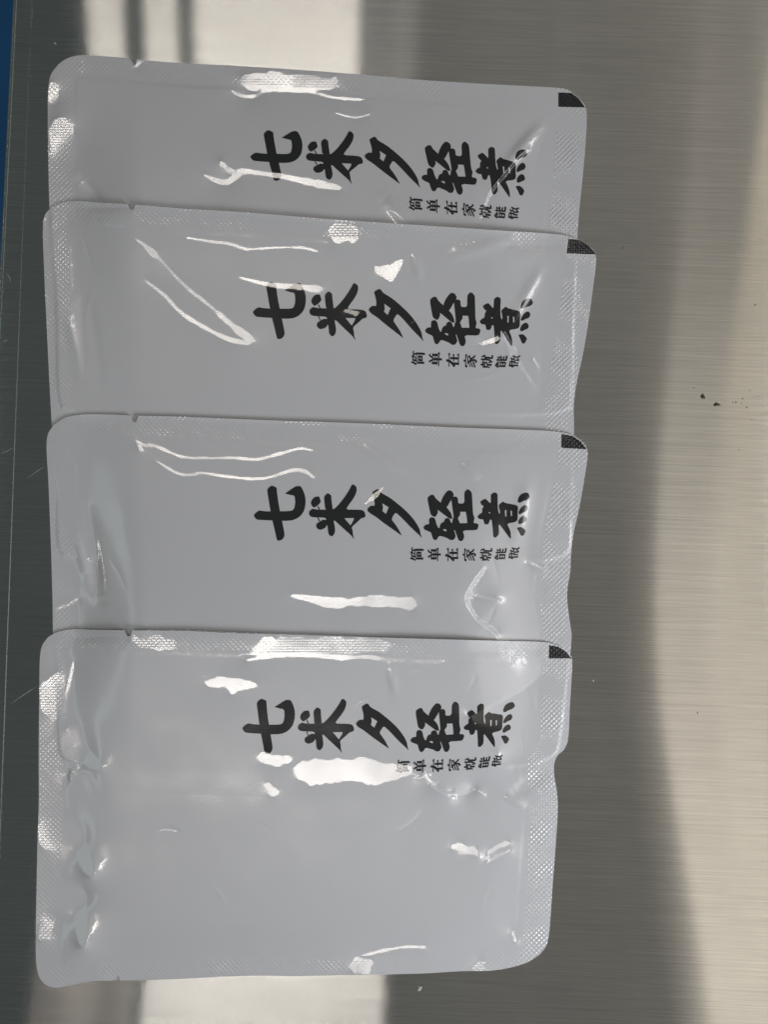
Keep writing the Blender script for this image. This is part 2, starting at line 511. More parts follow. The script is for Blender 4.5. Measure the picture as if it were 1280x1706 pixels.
# points of the print found on each of the four pouches
ANC = {
    3: [(422.9, 857.4), (452.7, 809.5), (465.8, 901.9), (590.8, 897.0), (610.9, 858.4), (702.3, 895.5), (779.3, 815.0), (705.7, 878.9), (883.4, 827.1), (852.1, 898.4), (694.9, 923.2), (834.6, 922.4), (857.4, 920.9)],
    4: [(403.7, 1213.2), (435.9, 1164.4), (446.0, 1256.5), (569.3, 1253.3), (590.6, 1213.2), (680.6, 1251.3), (759.5, 1168.7), (684.9, 1233.8), (858.4, 1176.1), (822.2, 1243.9), (672.0, 1277.0), (807.0, 1269.9), (831.4, 1267.0)],
    2: [(421.9, 518.6), None, (465.4, 566.1), (592.4, 566.4), (612.5, 525.4), (705.3, 567.4), (784.8, 486.8), (708.6, 551.8), (888.7, 503.9), (853.1, 578.2), (697.9, 595.7), (835.5, 599.6), (858.5, 603.0)],
    1: [(417.2, 257.6), (446.9, 218.2), (460.5, 304.1), (587.1, 306.1), (606.4, 270.3), (699.8, 310.2), (775.0, 236.6), (701.8, 295.2), (878.9, 256.1), (849.2, 328.4), (693.4, 339.5), (833.6, 352.8), (858.0, 356.7)],
}


def basis(p):
    x, y = (p[:, 0] - 650) / 200, (p[:, 1] - p0y) / 50
    return np.c_[np.ones(len(p)), x, y, x * x, x * y]


def fit(src, dst, sy):
    """smooth mapping of the print from one pouch to another"""
    global p0y
    a, b = zip(*[(p, q) for p, q in zip(ANC[src], ANC[dst]) if p and q])
    p0y = sy
    a, b = np.array(a), np.array(b)
    c = np.linalg.lstsq(basis(a), b, rcond=None)[0]

    def f(p):
        global p0y
        p0y = sy
        return basis(np.asarray(p, float)) @ c
    return f


def triangulate(outs, holes, step):
    """fill outlines (minus holes) with small triangles that can follow the film"""
    verts, faces = [], []
    for poly in list(outs) + list(holes):
        pts = []
        a_ = np.array(poly)
        if np.sum(a_[:, 0] * np.roll(a_[:, 1], -1) - np.roll(a_[:, 0], -1) * a_[:, 1]) < 0:
            poly = list(poly)[::-1]
        n = len(poly)
        for k in range(n):
            a, b = np.array(poly[k]), np.array(poly[(k + 1) % n])
            m = max(1, int(np.linalg.norm(b - a) / step))
            for q in range(m):
                pts.append(tuple(a + (b - a) * q / m))
        faces.append(list(range(len(verts), len(verts) + len(pts))))
        verts += pts
    v = np.array(verts)
    x0, y0 = v.min(0)
    x1, y1 = v.max(0)
    gx, gy = np.meshgrid(np.arange(x0 + 0.37, x1, step), np.arange(y0 + 0.41, y1, step))
    verts += list(map(tuple, np.c_[gx.ravel(), gy.ravel()]))
    r = geometry.delaunay_2d_cdt([Vector(p) for p in verts], [], faces, 0, 1e-5, True)
    no = len(outs)
    keep = [f for f, of in zip(r[2], r[5]) if any(i < no for i in of) and not any(i >= no for i in of)]
    co = np.array([tuple(p) for p in r[0]])
    used = np.unique(np.array(keep).ravel())
    remap = np.full(len(co), -1)
    remap[used] = np.arange(len(used))
    return co[used], remap[np.array(keep)]


def rounded(poly, it=1):
    for _ in range(it):
        q = []
        n = len(poly)
        for k in range(n):
            a, b = np.array(poly[k]), np.array(poly[(k + 1) % n])
            q += [tuple(a * .8 + b * .2), tuple(a * .2 + b * .8)]
        poly = q
    return poly


MAP43 = fit(4, 3, 1210)
LARGE, SMALL = [], []
for key in ('qi', 'mi', 'xi', 'qing', 'zhu'):
    g = G[key]
    co, tri = triangulate([rounded(p) for p in g['out']], g['holes'], 2.0)
    if g['ref'] == 4:
        co = MAP43(co)
    LARGE.append((co, tri))
for key in ('jian', 'dan', 'zai', 'jia', 'jiu', 'neng', 'zuo'):
    SMALL.append(triangulate(SL[key], [], 1.6))

# ------------------------------------------------------------------ the four pouches
POUCH = [
    dict(n=1,
         top=[(97, 107), (112, 97), (135, 92), (180, 94), (240, 100), (300, 105), (400, 110), (575, 122), (700, 133), (850, 142), (925, 146), (945, 149), (963, 161)],
         right=[(963, 161), (974, 174), (978, 186), (977, 230), (971, 300), (966, 350), (963, 390), (958, 500), (953, 660), (950, 680)],
         left=[(97, 107), (84, 125), (80, 150), (79, 200), (80, 260), (81, 320), (84, 400), (92, 500), (96, 650), (102, 680)],
         bottom=[(102, 680), (140, 690), (400, 690), (800, 692), (920, 690), (950, 680)],
         notch=(222, 12), prof=[(60, 0), (120, 0), (380, 11.5), (440, 7.6), (540, 3.6), (690, 0.3), (730, 0.2)]),
    dict(n=2,
         top=[(85, 346), (105, 337), (130, 335), (160, 337), (215, 340), (300, 347), (400, 353), (550, 365), (700, 375), (850, 385), (935, 391), (962, 398), (982, 409)],
         right=[(982, 409), (991, 420), (994, 433), (990, 470), (982, 530), (972, 590), (962, 635), (957, 670), (957, 715), (955, 800), (950, 915), (942, 925)],
         left=[(85, 346), (75, 357), (71, 376), (73, 450), (78, 560), (82, 640), (85, 695), (92, 800), (96, 910), (104, 925)],
         bottom=[(104, 925), (140, 932), (400, 932), (800, 935), (910, 934), (942, 925)],
         notch=(219, 9), prof=[(330, 16.6), (367, 13.7), (430, 9.1), (530, 5.9), (745, 2.0), (930, 0.2), (970, 0.1)]),
    dict(n=3,
         top=[(90, 707), (108, 696), (132, 691), (160, 690), (220, 692), (300, 694), (450, 700), (600, 705), (760, 712), (900, 717), (935, 720), (955, 725), (970, 735)],
         right=[(970, 735), (978, 746), (980, 757), (974, 800), (965, 850), (956, 890), (952, 925), (951, 950), (946, 982), (946, 1002), (950, 1035), (953, 1062), (945, 1140), (930, 1250), (918, 1262)],
         left=[(90, 707), (80, 722), (77, 742), (80, 800), (84, 900), (87, 1000), (88, 1060), (94, 1150), (98, 1250), (106, 1265)],
         bottom=[(106, 1265), (140, 1275), (400, 1278), (800, 1278), (890, 1274), (918, 1262)],
         notch=(224, 11), prof=[(660, 2.4), (705, 3.3), (1075, 17.2), (1110, 13.2), (1150, 8.8), (1210, 3.8), (1262, 0.5), (1300, 0.3)]),
    dict(n=4,
         top=[(80, 1061), (98, 1052), (125, 1048), (150, 1049), (210, 1050), (300, 1051), (400, 1055), (500, 1058), (700, 1064), (850, 1068), (910, 1070), (932, 1076), (946, 1085)],
         right=[(946, 1085), (953, 1095), (954, 1104), (953, 1130), (950, 1180), (947, 1232), (940, 1249), (929, 1259), (924, 1272), (924, 1292), (928, 1315), (930, 1345), (927, 1400), (921, 1480), (916, 1550), (911, 1575), (900, 1590)],
         left=[(80, 1061), (70, 1075), (66, 1096), (65, 1150), (64, 1250), (64, 1340), (62, 1400), (60, 1500), (59, 1560), (60, 1605), (65, 1628), (75, 1641)],
         bottom=[(75, 1641), (92, 1646), (120, 1641), (150, 1635), (200, 1634), (300, 1631), (400, 1626), (500, 1626), (600, 1624), (700, 1622), (770, 1618), (820, 1617), (855, 1611), (882, 1602), (900, 1590)],
         notch=(214, 10), prof=[(1020, 23), (1060, 19), (1130, 11.9), (1200, 6.4), (1285, 2.5), (1400, 0.8), (1600, 0.2), (1660, 0.2)]),
]
LABELS = [
    'pale grey glossy pouch at the far end, tucked under the pouch with V-shaped glare',
    'pale grey glossy pouch with a long V-shaped glare beside its black characters',
    'pale grey glossy pouch lying between the V-glare pouch and the fully uncovered pouch',
    'fully uncovered pale grey glossy pouch at the near end, white glare on its slogan',
]

# creases and facets that face the ceiling tubes, or the added R and L lamps: (x, y, width) along each
CREASE = {
    1: [[(342, 292, 3), (360, 301, 6), (378, 304, 9), (392, 294, 12), (402, 286, 9), (430, 288, 6), (470, 294, 8), (500, 300, 10), (540, 308, 12), (566, 313, 11)],
        [(368, 268, 2), (380, 282, 7), (392, 290, 8)],
        [(388, 152, 3), (400, 159, 5), (425, 160, 6), (437, 153, 6), (460, 152, 4), (520, 154, 4), (550, 161, 5), (580, 165, 5), (605, 166, 3)],
        [(560, 188, 1.6), (592, 196, 2.2), (615, 191, 1.6)],
        [(880, 250, 2.5), (860, 270, 3.5), (840, 293, 4.5), (826, 310, 4), (812, 335, 2.5), (804, 362, 1.6), 'R'],
        [(232, 104, 4), (226, 110, 4)]],
    2: [[(228, 400, 2), (240, 408, 5), (255, 422, 10), (266, 432, 4), (310, 478, 4), (350, 510, 6), (390, 545, 9), (412, 562, 11), (420, 568, 8)],
        [(243, 468, 2), (275, 493, 5), (300, 520, 6), (340, 545, 6), (380, 565, 8), (415, 572, 8)],
        [(312, 396, 2), (350, 402, 4), (385, 407, 4), (410, 415, 4), (450, 413, 3.5), (500, 412, 4), (528, 419, 3)],
        [(400, 462, 2), (430, 470, 5), (460, 476, 9), (500, 478, 9), (530, 482, 10)],
        [(798, 572, 3), (815, 569, 8), (832, 564, 7)],
        [(842, 556, 4), (848, 570, 7), (855, 585, 9), (862, 600, 6), (880, 625, 4), (893, 643, 4), (903, 648, 3), 'R'],
        [(576, 517, 6), (592, 522, 6)],
        [(889, 596, 2), (900, 614, 3), 'R']],
    3: [[(228, 735, 3), (240, 742, 4), (255, 742, 4), (300, 760, 4), (330, 763, 4), (390, 763, 4), (430, 765, 5), (470, 755, 4), (500, 747, 4), (520, 750, 3)],
        [(233, 741, 6), (235, 749, 5)],
        [(262, 769, 2), (295, 788, 4), (320, 791, 4), (335, 788, 4), (380, 794, 4), (420, 798, 4), (450, 795, 4), (485, 784, 6), (500, 783, 6), (512, 787, 6), (523, 797, 4)],
        [(611, 838, 3), (625, 826, 8), (638, 813, 3)],
        [(487, 993, 4), (520, 998, 12), (550, 1004, 18), (590, 1003, 18), (630, 1001, 20), (683, 1005, 16)],
        [(806, 950, 8), (795, 965, 6), (782, 985, 6), (779, 1000, 7), (788, 1020, 6), (800, 1035, 5), (815, 1045, 8), (828, 1055, 8), 'R'],
        [(793, 992, 4), (828, 1000, 3)],
        [(880, 935, 4), (890, 940, 3), (905, 947, 2)],
        [(95, 1014, 3), (112, 1008, 5), (130, 998, 3)]],
    4: [[(412, 1100, 3), (430, 1097, 5), (445, 1092, 9), (480, 1091, 6), (520, 1092, 6), (570, 1096, 9), (610, 1094, 6), (650, 1099, 5), (690, 1101, 4), (742, 1102, 2.5)],
        [(440, 1262, 16), (460, 1268, 16), (478, 1265, 10)],
        [(446, 1308, 8), (455, 1320, 9)],
        [(905, 1122, 2), (870, 1148, 4), (830, 1170, 4), (800, 1187, 2), (785, 1195, 1), 'R'],
        [(830, 1255, 3), (800, 1256, 5), (765, 1265, 6), (730, 1270, 6), (704, 1284, 9)],
        [(706, 1286, 6), (720, 1305, 6), (745, 1322, 7), (775, 1321, 6), (787, 1314, 5), 'R'],
        [(753, 1411, 10), (765, 1410, 12), (775, 1416, 11), (790, 1418, 11), (798, 1426, 4)],
        [(812, 1432, 7), (815, 1421, 7), (830, 1410, 6), (849, 1405, 6)],
        [(815, 1433, 6), (835, 1424, 5), (850, 1417, 4)],
        [(854, 1553, 4), (860, 1568, 4)],
        [(600, 1592, 4), (620, 1588, 5), (650, 1581, 4), (685, 1577, 4), (708, 1578, 4)],
        [(122, 1103, 2), (118, 1125, 4), (114, 1145, 6), (110, 1165, 4), (108, 1195, 3)],
        [(112, 1215, 2.5), (122, 1250, 3), (131, 1280, 3)],
        [(119, 1284, 2), (113, 1290, 3), (115, 1300, 3), 'L']],
}
FACET = {   # polygons turned to the ceiling tube
    1: [[(403, 122), (480, 122), (560, 130), (565, 150), (430, 150), (400, 140)], [(82, 203), (119, 195), (121, 268), (84, 262)], [(80, 135), (95, 140), (95, 172), (80, 180)]],
    2: [[(620, 441), (640, 442), (668, 430), (669, 440), (656, 472), (645, 465)], [(548, 372), (597, 372), (597, 404), (555, 404)]],
    3: [],
    4: [[(337, 1135), (345, 1129), (415, 1130), (430, 1139), (418, 1147), (385, 1152), (372, 1145), (345, 1143)],
        [(492, 1272), (545, 1264), (605, 1261), (640, 1273), (688, 1276), (686, 1290), (650, 1303), (600, 1302), (570, 1297), (555, 1306), (520, 1305), (495, 1298)],
        [(440, 1062), (560, 1062), (655, 1067), (640, 1089), (430, 1087)], [(215, 1066), (260, 1058), (295, 1066), (290, 1082), (235, 1080)],
        [(65, 1140), (108, 1118), (108, 1193), (65, 1188)], [(64, 1368), (104, 1358), (105, 1408), (64, 1414)], [(62, 1565), (75, 1525), (95, 1528), (85, 1563)],
        [(583, 1597), (620, 1595), (620, 1622), (586, 1622)], [(792, 1600), (808, 1601), (808, 1617), (790, 1617)]],
}
DIM = {     # soft facets turned to the side window
    4: [[(130, 1238), (150, 1254), (172, 1278), (142, 1278)], [(116, 1378), (138, 1395), (158, 1458), (142, 1456), (126, 1420)], [(122, 1487), (138, 1487), (145, 1545), (140, 1578), (130, 1568)]],
}
RIDGE = {   # broad soft folds: (x0, y0, x1, y1, height, width)
    1: [(135, 300, 175, 345, -2.5, 9), (905, 205, 840, 280, 2.2, 10), (640, 330, 690, 380, 1.5, 12)],
    2: [(140, 500, 160, 640, -3.0, 11), (112, 520, 135, 640, 1.6, 10), (900, 450, 850, 540, 1.6, 9), (690, 420, 700, 470, 1.2, 9), (740, 430, 850, 400, 1.4, 12)],
    3: [(142, 850, 165, 1000, -3.0, 12), (120, 880, 148, 960, 1.8, 9), (880, 800, 860, 900, 1.4, 12), (770, 770, 800, 800, 1.2, 9), (600, 740, 680, 790, 1.0, 9)],
    4: [(130, 1200, 160, 1330, -1.2, 14), (860, 1320, 905, 1290, -2.5, 9), (840, 1325, 880, 1345, 1.6, 7), (650, 1110, 660, 1160, 1.0, 8), (910, 1250, 860, 1275, -2.0, 9)],
}
MARK = {
    1: [(931, 154), (953, 155), (964, 163), (976, 179), (931, 178)],
    2: [(948, 398), (965, 399.5), (981, 408.5), (990, 419), (992.5, 424), (945, 422)],
    3: [(936, 723), (955, 726.5), (968, 735), (977, 746.5), (978.5, 748.5), (936, 746)],
    4: [(916, 1075), (931, 1077.5), (944, 1086), (951, 1094.5), (953, 1097), (915, 1097)],
}

STEP = 1.5
SEAL_W = dict(left=42.0, right=52.0, top=34.0, bottom=30.0)
ground = np.zeros((Hh, W))          # height of what lies beneath, px units


def coons(d):
    nu = int(900 / STEP)
    top0 = catmull(d['top'], 2000)
    height = np.linalg.norm(np.array(d['left'][-1]) - np.array(d['left'][0]))
    nv = int(height / STEP)
    T, B = catmull(d['top'], nu), catmull(d['bottom'], nu)
    Lf, R = catmull(d['left'], nv), catmull(d['right'], nv)
    u = np.linspace(0, 1, nu)[None, :, None]
    v = np.linspace(0, 1, nv)[:, None, None]
    p = ((1 - v) * T[None] + v * B[None] + (1 - u) * Lf[:, None] + u * R[:, None]
         - ((1 - u) * (1 - v) * T[0] + u * (1 - v) * T[-1] + (1 - u) * v * B[0] + u * v * B[-1]))
    return p


def build_pouch(idx):
    global ground
    d = POUCH[idx]
    n = d['n']
    p = coons(d)
    nv, nu = p.shape[:2]
    # tear notch cut into the edge
    xc, dep = d['notch']
    rowv = np.arange(nv)[:, None]
    prof = dep * np.clip(1.6 - np.abs(p[..., 0] - xc) / 4.5 * 1.2, 0, 1) ** 0.7
    p[..., 1] += prof * np.exp(-rowv * STEP / 26.0)
    if n == 4:
        prof = 8 * np.clip(1.6 - np.abs(p[..., 0] - 194.5) / 3.6 * 1.2, 0, 1) ** 0.7
        p[..., 1] -= prof * np.exp(-(nv - 1 - rowv) * STEP / 22.0)

    # window of the raster
    x0, x1 = int(p[..., 0].min()) - 30, int(p[..., 0].max()) + 30
    y0, y1 = int(p[..., 1].min()) - 30, int(p[..., 1].max()) + 30
    x0, x1, y0, y1 = max(0, x0), min(W, x1), max(0, y0), min(Hh, y1)
    X, Y = XX[y0:y1, x0:x1], YY[y0:y1, x0:x1]
    outline = np.r_[p[0, ::4], p[::4, -1], p[-1, ::-4], p[::-4, 0]]
    inside = poly_mask([tuple(q) for q in outline], X, Y)

    # inner (unsealed) area and its filling
    def edge(pts, axis):
        q = catmull(pts, 600)
        o = np.argsort(q[:, axis])
        return q[o, axis], q[o, 1 - axis]
    ex, ey = edge(d['top'], 0); ytop = np.interp(X, ex, ey)
    ex, ey = edge(d['bottom'], 0); ybot = np.interp(X, ex, ey)
    ex, ey = edge(d['left'], 1); xl = np.interp(Y, ex, ey)
    ex, ey = edge(d['right'], 1); xr = np.interp(Y, ex, ey)
    dt, db = Y - ytop - SEAL_W['top'], ybot - SEAL_W['bottom'] - Y
    dl, dr = X - xl - SEAL_W['left'], xr - SEAL_W['right'] - X
    py_n, pz_n = zip(*d['prof'])
    yr = Y - ytop + ytop[inside].mean()
    prof = np.interp(yr, py_n, pz_n)
    prof = blur(prof, 0.01, 14)
    side = smooth01((dl + 14) / 130) * smooth01((dr + 16) / 150)
    inner = smooth01(np.minimum(np.minimum(dl, dr), np.minimum(dt, db)) / 9.0)
    n1 = blur(rng.standard_normal(X.shape), 34); n1 /= n1.std()
    n2 = blur(rng.standard_normal(X.shape), 13); n2 /= n2.std()
    n3 = blur(rng.standard_normal(X.shape), 60, 22); n3 /= n3.std()
    z0 = 0.7 + prof * side + inner * ((0.3 if n in (1, 4) else 0.05) + 0.26 * n1 + 0.04 * n2)
    z0 = z0 + 0.35 * n3 * (1 - inner) * smooth01(np.minimum(np.minimum(X - xl, xr - X), np.minimum(Y - ytop, ybot - Y)) / 60 + 0.45)
    n4 = blur(rng.standard_normal(X.shape), 4); n4 /= n4.std()
    z0 = z0 + 0.05 * n4 * (1 - inner)
    # the sealed rim rides over the rim of the pouch below instead of printing through
    ry, rz = {1: ((0, 9999), (0, 0)), 2: ((367, 640), (2.3, 0.7)), 3: ((705, 960), (3.8, 1.3)), 4: ((1060, 1330), (4.0, 1.8))}[n]
    z0 = z0 + np.interp(yr, ry, rz)
    if n == 4:      # the top pouch lies a little puffed up
        z0 = z0 + 1.4 * smooth01(np.minimum(np.minimum(dl, dr), db) / 60)
    for (ax, ay, bx, by, hgt, wd) in RIDGE[n]:
        vx, vy = bx - ax, by - ay
        ll = vx * vx + vy * vy
        t_ = np.clip(((X - ax) * vx + (Y - ay) * vy) / ll, 0, 1)
        dd = np.hypot(X - ax - t_ * vx, Y - ay - t_ * vy)
        z0 = z0 + 1.3 * hgt * np.exp(-(dd / wd) ** 2) * np.sin(np.pi * np.clip(t_, 0.04, 0.96)) ** 0.6
    sup = ground[y0:y1, x0:x1]
    z0 = sup + 0.7 + np.logaddexp(0, (z0 - sup - 0.7) / 0.8) * 0.8

    # curled upper edge and fine crinkles of handled film
    if n > 1:
        z0 = z0 + 1.8 * np.exp(-np.clip(Y - ytop, 0, None) / 11.0) * smooth01((X - xl) / 60) * smooth01((xr - X) / 60)
    cr = random.Random(40 + n)
    for _ in range(26):
        u0, v0 = cr.random(), cr.random()
        if cr.random() < 0.55: u0 = 0.70 + 0.24 * cr.random()
        ax, ay = x0 + 30 + u0 * (X.shape[1] - 60), y0 + 30 + v0 * (X.shape[0] - 60)
        ang, ln = cr.uniform(0, math.pi), cr.uniform(18, 95)
        bx, by = ax + ln * math.cos(ang), ay + ln * math.sin(ang)
        bend = cr.uniform(-0.12, 0.12)
        vx, vy = bx - ax, by - ay
        tt_ = ((X - ax) * vx + (Y - ay) * vy) / (ln * ln)
        dd = ((X - ax) * -vy + (Y - ay) * vx) / ln - bend * ln * 4 * tt_ * (1 - tt_)
        wd = cr.uniform(1.6, 4.5)
        env = np.clip(4 * tt_ * (1 - tt_), 0, 1)
        z0 = z0 + inner * cr.choice((-1, 1)) * cr.uniform(0.10, 0.26) * wd / 2.5 * env * np.exp(-np.abs(dd) / wd)

    # wanted slopes
    gx0 = np.gradient(z0, axis=1)
    gy0 = -np.gradient(z0, axis=0)          # y up
    px_, py_ = (X - CX) / HP, (CY - Y) / HP
    mask = np.zeros(X.shape)
    tgx, tgy = np.zeros(X.shape), np.zeros(X.shape)

    def put(a, tx, ty, lamp_):
        """facing: slope that mirrors the lamp towards the viewer, along-stroke part kept small"""
        if lamp_ in TUBES:
            l = TUBES[lamp_]
            gy = (py_ - (l[2] + l[3]) / 2) / 2 * NEAR
            want = -gy * ty / np.where(np.abs(tx) < 0.2, 0.2 * np.sign(tx + 1e-9), tx)     # gx that gives g.t = 0
            lo = l[0] + 0.012 if lamp_ == 'M' else (318 - CX) / HP + 0.012
            lx = np.clip(px_ - 2 * want / NEAR, lo, l[1] - 0.012)
            gx = (px_ - lx) / 2 * NEAR
            if lamp_ in 'RL':
                gx = (px_ - (l[0] + l[1]) / 2) / 2 * NEAR
                want = -gx * tx / np.where(np.abs(ty) < 0.2, 0.2 * np.sign(ty + 1e-9), ty)
                gy = (py_ - np.clip(py_ - 2 * want / NEAR, l[2] + 0.02, l[3] - 0.02)) / 2 * NEAR
        else:
            gy = (py_ - E_L[1]) / 2 * NEAR
            gx = (px_ - E_L[0]) / 2 * NEAR
        better = a > mask
        mask[better] = a[better]
        tgx[better] = gx[better]
        tgy[better] = gy[better]

    def which(y):
        return 'N' if y < 870 else 'M'

    for st in CREASE[n]:
        key = st[-1] if isinstance(st[-1], str) else None
        st = [q for q in st if not isinstance(q, str)]
        q = catmull([s_[:2] for s_ in st], max(20, 12 * len(st)))
        dd_ = np.r_[0, np.cumsum(np.linalg.norm(np.diff(np.array([s_[:2] for s_ in st], float), axis=0), axis=1))]
        wq = np.interp(np.linspace(0, dd_[-1], len(q)), dd_, [s_[2] for s_ in st])
        q = q + np.c_[blur(rng.standard_normal((len(q), 1)), 0.01, 4)[:, 0], blur(rng.standard_normal((len(q), 1)), 0.01, 4)[:, 0]] * 0.6
        wq = wq * (1 + 0.45 * blur(rng.standard_normal((len(q), 1)), 0.01, 2)[:, 0])
        best = np.full(X.shape, -1e9)
        tx, ty = np.ones(X.shape), np.zeros(X.shape)
        for k in range(len(q) - 1):
            ax, ay = q[k]
            vx, vy = q[k + 1] - q[k]
            wmax = max(wq[k], wq[k + 1]) + 3
            ix0, ix1 = int(min(ax, ax + vx) - wmax) - x0, int(max(ax, ax + vx) + wmax) + 2 - x0
            iy0, iy1 = int(min(ay, ay + vy) - wmax) - y0, int(max(ay, ay + vy) + wmax) + 2 - y0
            ix0, iy0 = max(ix0, 0), max(iy0, 0)
            sl = (slice(iy0, max(iy1, iy0)), slice(ix0, max(ix1, ix0)))
            if X[sl].size == 0: continue
            t_ = np.clip(((X[sl] - ax) * vx + (Y[sl] - ay) * vy) / (vx * vx + vy * vy + 1e-9), 0, 1)
            dd = np.hypot(X[sl] - ax - t_ * vx, Y[sl] - ay - t_ * vy)
            val = (wq[k] * (1 - t_) + wq[k + 1] * t_) / 2 - dd
            nb = val > best[sl]
            l_ = math.hypot(vx, vy) + 1e-9
            sub = best[sl]; sub[nb] = val[nb]
            sub = tx[sl]; sub[nb] = vx / l_
            sub = ty[sl]; sub[nb] = -vy / l_
        put(np.clip(best + 0.7, 0, 1), tx, ty, key or which(q[:, 1].mean()))
    one, zero = np.ones(X.shape), np.zeros(X.shape)
    rag = 2.2 * n2[:, :], 2.2 * n4[:, :]
    for poly in FACET[n]:
        put(np.clip(blur(poly_mask(rounded(poly, 1), X + rag[0], Y + rag[1]).astype(float), 1.3) * 1.4 - 0.2, 0, 1), one, zero, which(poly[0][1]))
    for poly in DIM.get(n, []):
        put(0.9 * blur(poly_mask(rounded(poly, 2), X, Y).astype(float), 2.0), one, zero, 'E')

    # bend the film so that those creases and facets exist (least-squares surface)
    Gx, Gy = mask * (tgx - gx0), mask * (tgy - gy0)
    pad = 64
    shp = (X.shape[0] + 2 * pad, X.shape[1] + 2 * pad)
    ky = 2 * np.pi * np.fft.fftfreq(shp[0])[:, None]
    kx = 2 * np.pi * np.fft.rfftfreq(shp[1])[None, :]
    den = kx ** 2 + ky ** 2 + (1 / 38.0) ** 2
    sh = lambda a: np.pad(a, pad)
    def solve():
        fx, fy = np.fft.rfft2(sh(Gx)), np.fft.rfft2(sh(Gy))
        return np.fft.irfft2((-1j * kx * fx + 1j * ky * fy) / den, s=shp)[pad:-pad, pad:-pad]
    wide = np.clip(blur(mask, 3) * 6, 0, 1)
    calm = np.clip(1 - wide, 0, 1) * inside * inner
    for it in range(34):
        u_ = solve()
        if it == 33: break
        dx, dy = gx0 + np.gradient(u_, axis=1), gy0 - np.gradient(u_, axis=0)
        Gx += 0.8 * mask * (tgx - dx)
        Gy += 0.8 * mask * (tgy - dy)
        if it in (8, 14, 20, 26):       # no stray glare: lean the film away where it would mirror a tube by accident
            for key_ in 'MNR':
                l = TUBES[key_]
                ly, lx = py_ - 2 * dy / NEAR, px_ - 2 * dx / NEAR
                mid = (l[2] + l[3]) / 2 if key_ != 'R' else 9
                hit = ((ly > l[2] - 0.012) & (ly < l[3] + 0.012) & (lx > l[0] - 0.01) & (lx < l[1] + 0.01)).astype(float) * calm
                if key_ == 'R':
                    Gx += 0.03 * blur(hit, 3)
                else:
                    Gy += 0.03 * np.where(ly > mid, -1, 1) * blur(hit, 3)
    z = z0 + u_
    lift = sup + 0.7
    # a film never dips into what it lies on (soft floor)
    k_ = 0.5
    z = lift + k_ * np.logaddexp(0, (z + 0.7 - lift) / k_)
    full = np.zeros((Hh, W))
    full[y0:y1, x0:x1] = z
    gx, gy = np.zeros((Hh, W)), np.zeros((Hh, W))
    gx[y0:y1, x0:x1] = np.gradient(z, axis=1)
    gy[y0:y1, x0:x1] = -np.gradient(z, axis=0)

    def surf(q, off=0.0):
        zz = sample(full, q[:, 0], q[:, 1]) + off
        k = 1 - zz / HP
        co = np.c_[(q[:, 0] - CX) * S * k, (CY - q[:, 1]) * S * k, zz * S]
        nr = np.c_[-sample(gx, q[:, 0], q[:, 1]), -sample(gy, q[:, 0], q[:, 1]), np.ones(len(q))]
        nr /= np.linalg.norm(nr, axis=1)[:, None]
        return co, nr, np.c_[q[:, 0], -q[:, 1]] / 1000.0

    cx_, cy_ = p[..., 0].mean(), p[..., 1].mean()
    zb = sample(ground, np.array([cx_]), np.array([cy_]))[0]
    root = empty('food_pouch', P(cx_, cy_, zb))
    tag(root, LABELS[idx], 'pouch', 'grey pouches lying in an overlapping row')

    iu0, iu1 = int(SEAL_W['left'] / STEP), nu - 1 - int(SEAL_W['right'] / STEP)
    iv0, iv1 = int(SEAL_W['top'] / STEP), nv - 1 - int(SEAL_W['bottom'] / STEP)

    def grid(name, a, b, c, e, mat):        # columns a..b, rows c..e
        q = p[c:e + 1, a:b + 1].reshape(-1, 2)
        ww = b - a + 1
        hh = e - c + 1
        ii = np.arange(ww * hh).reshape(hh, ww)
        fc = np.stack([ii[:-1, :-1], ii[1:, :-1], ii[1:, 1:], ii[:-1, 1:]], -1).reshape(-1, 4)
        co, nr, uv = surf(q)
        return mesh_obj(name, co, fc, mat, root, nr, uv)
    grid('front_film', iu0, iu1, iv0, iv1, FILM)
    grid('end_seal', 0, iu0, 0, nv - 1, SEAL)
    grid('end_seal', iu1, nu - 1, 0, nv - 1, SEAL_R)
    grid('side_seal', iu0, iu1, 0, iv0, SEAL)
    grid('side_seal', iu0, iu1, iv1, nv - 1, SEAL)
    # back film: lies on what is beneath, and closes the rim
    cs = 6
    iu_, iv_ = np.r_[np.arange(0, nu - 1, cs), nu - 1], np.r_[np.arange(0, nv - 1, cs), nv - 1]
    q = p[np.ix_(iv_, iu_)]
    hh, ww = q.shape[:2]
    q = q.reshape(-1, 2)
    zz = sample(ground, q[:, 0], q[:, 1]) + 0.25
    kk = 1 - zz / HP
    co = np.c_[(q[:, 0] - CX) * S * kk, (CY - q[:, 1]) * S * kk, zz * S]
    ii = np.arange(ww * hh).reshape(hh, ww)
    fc = np.stack([ii[:-1, :-1], ii[:-1, 1:], ii[1:, 1:], ii[1:, :-1]], -1).reshape(-1, 4)
    ring = np.r_[p[0, :-1], p[:-1, -1], p[-1, :0:-1], p[:0:-1, 0]]
    rt = surf(ring)[0]
    rzz = sample(ground, ring[:, 0], ring[:, 1]) + 0.25
    rk = 1 - rzz / HP
    rb = np.c_[(ring[:, 0] - CX) * S * rk, (CY - ring[:, 1]) * S * rk, rzz * S]
    m = len(ring)
    a_ = np.arange(m)
    b_ = (a_ + 1) % m
    off = len(co)
    fr = np.stack([off + a_, off + m + a_, off + m + b_, off + b_], -1)
    mesh_obj('back_film', np.r_[co, rt, rb], np.r_[fc, fr], FILM, root)

    # print
    f_ = (lambda q_: q_) if n == 3 else fit(3, n, 860)
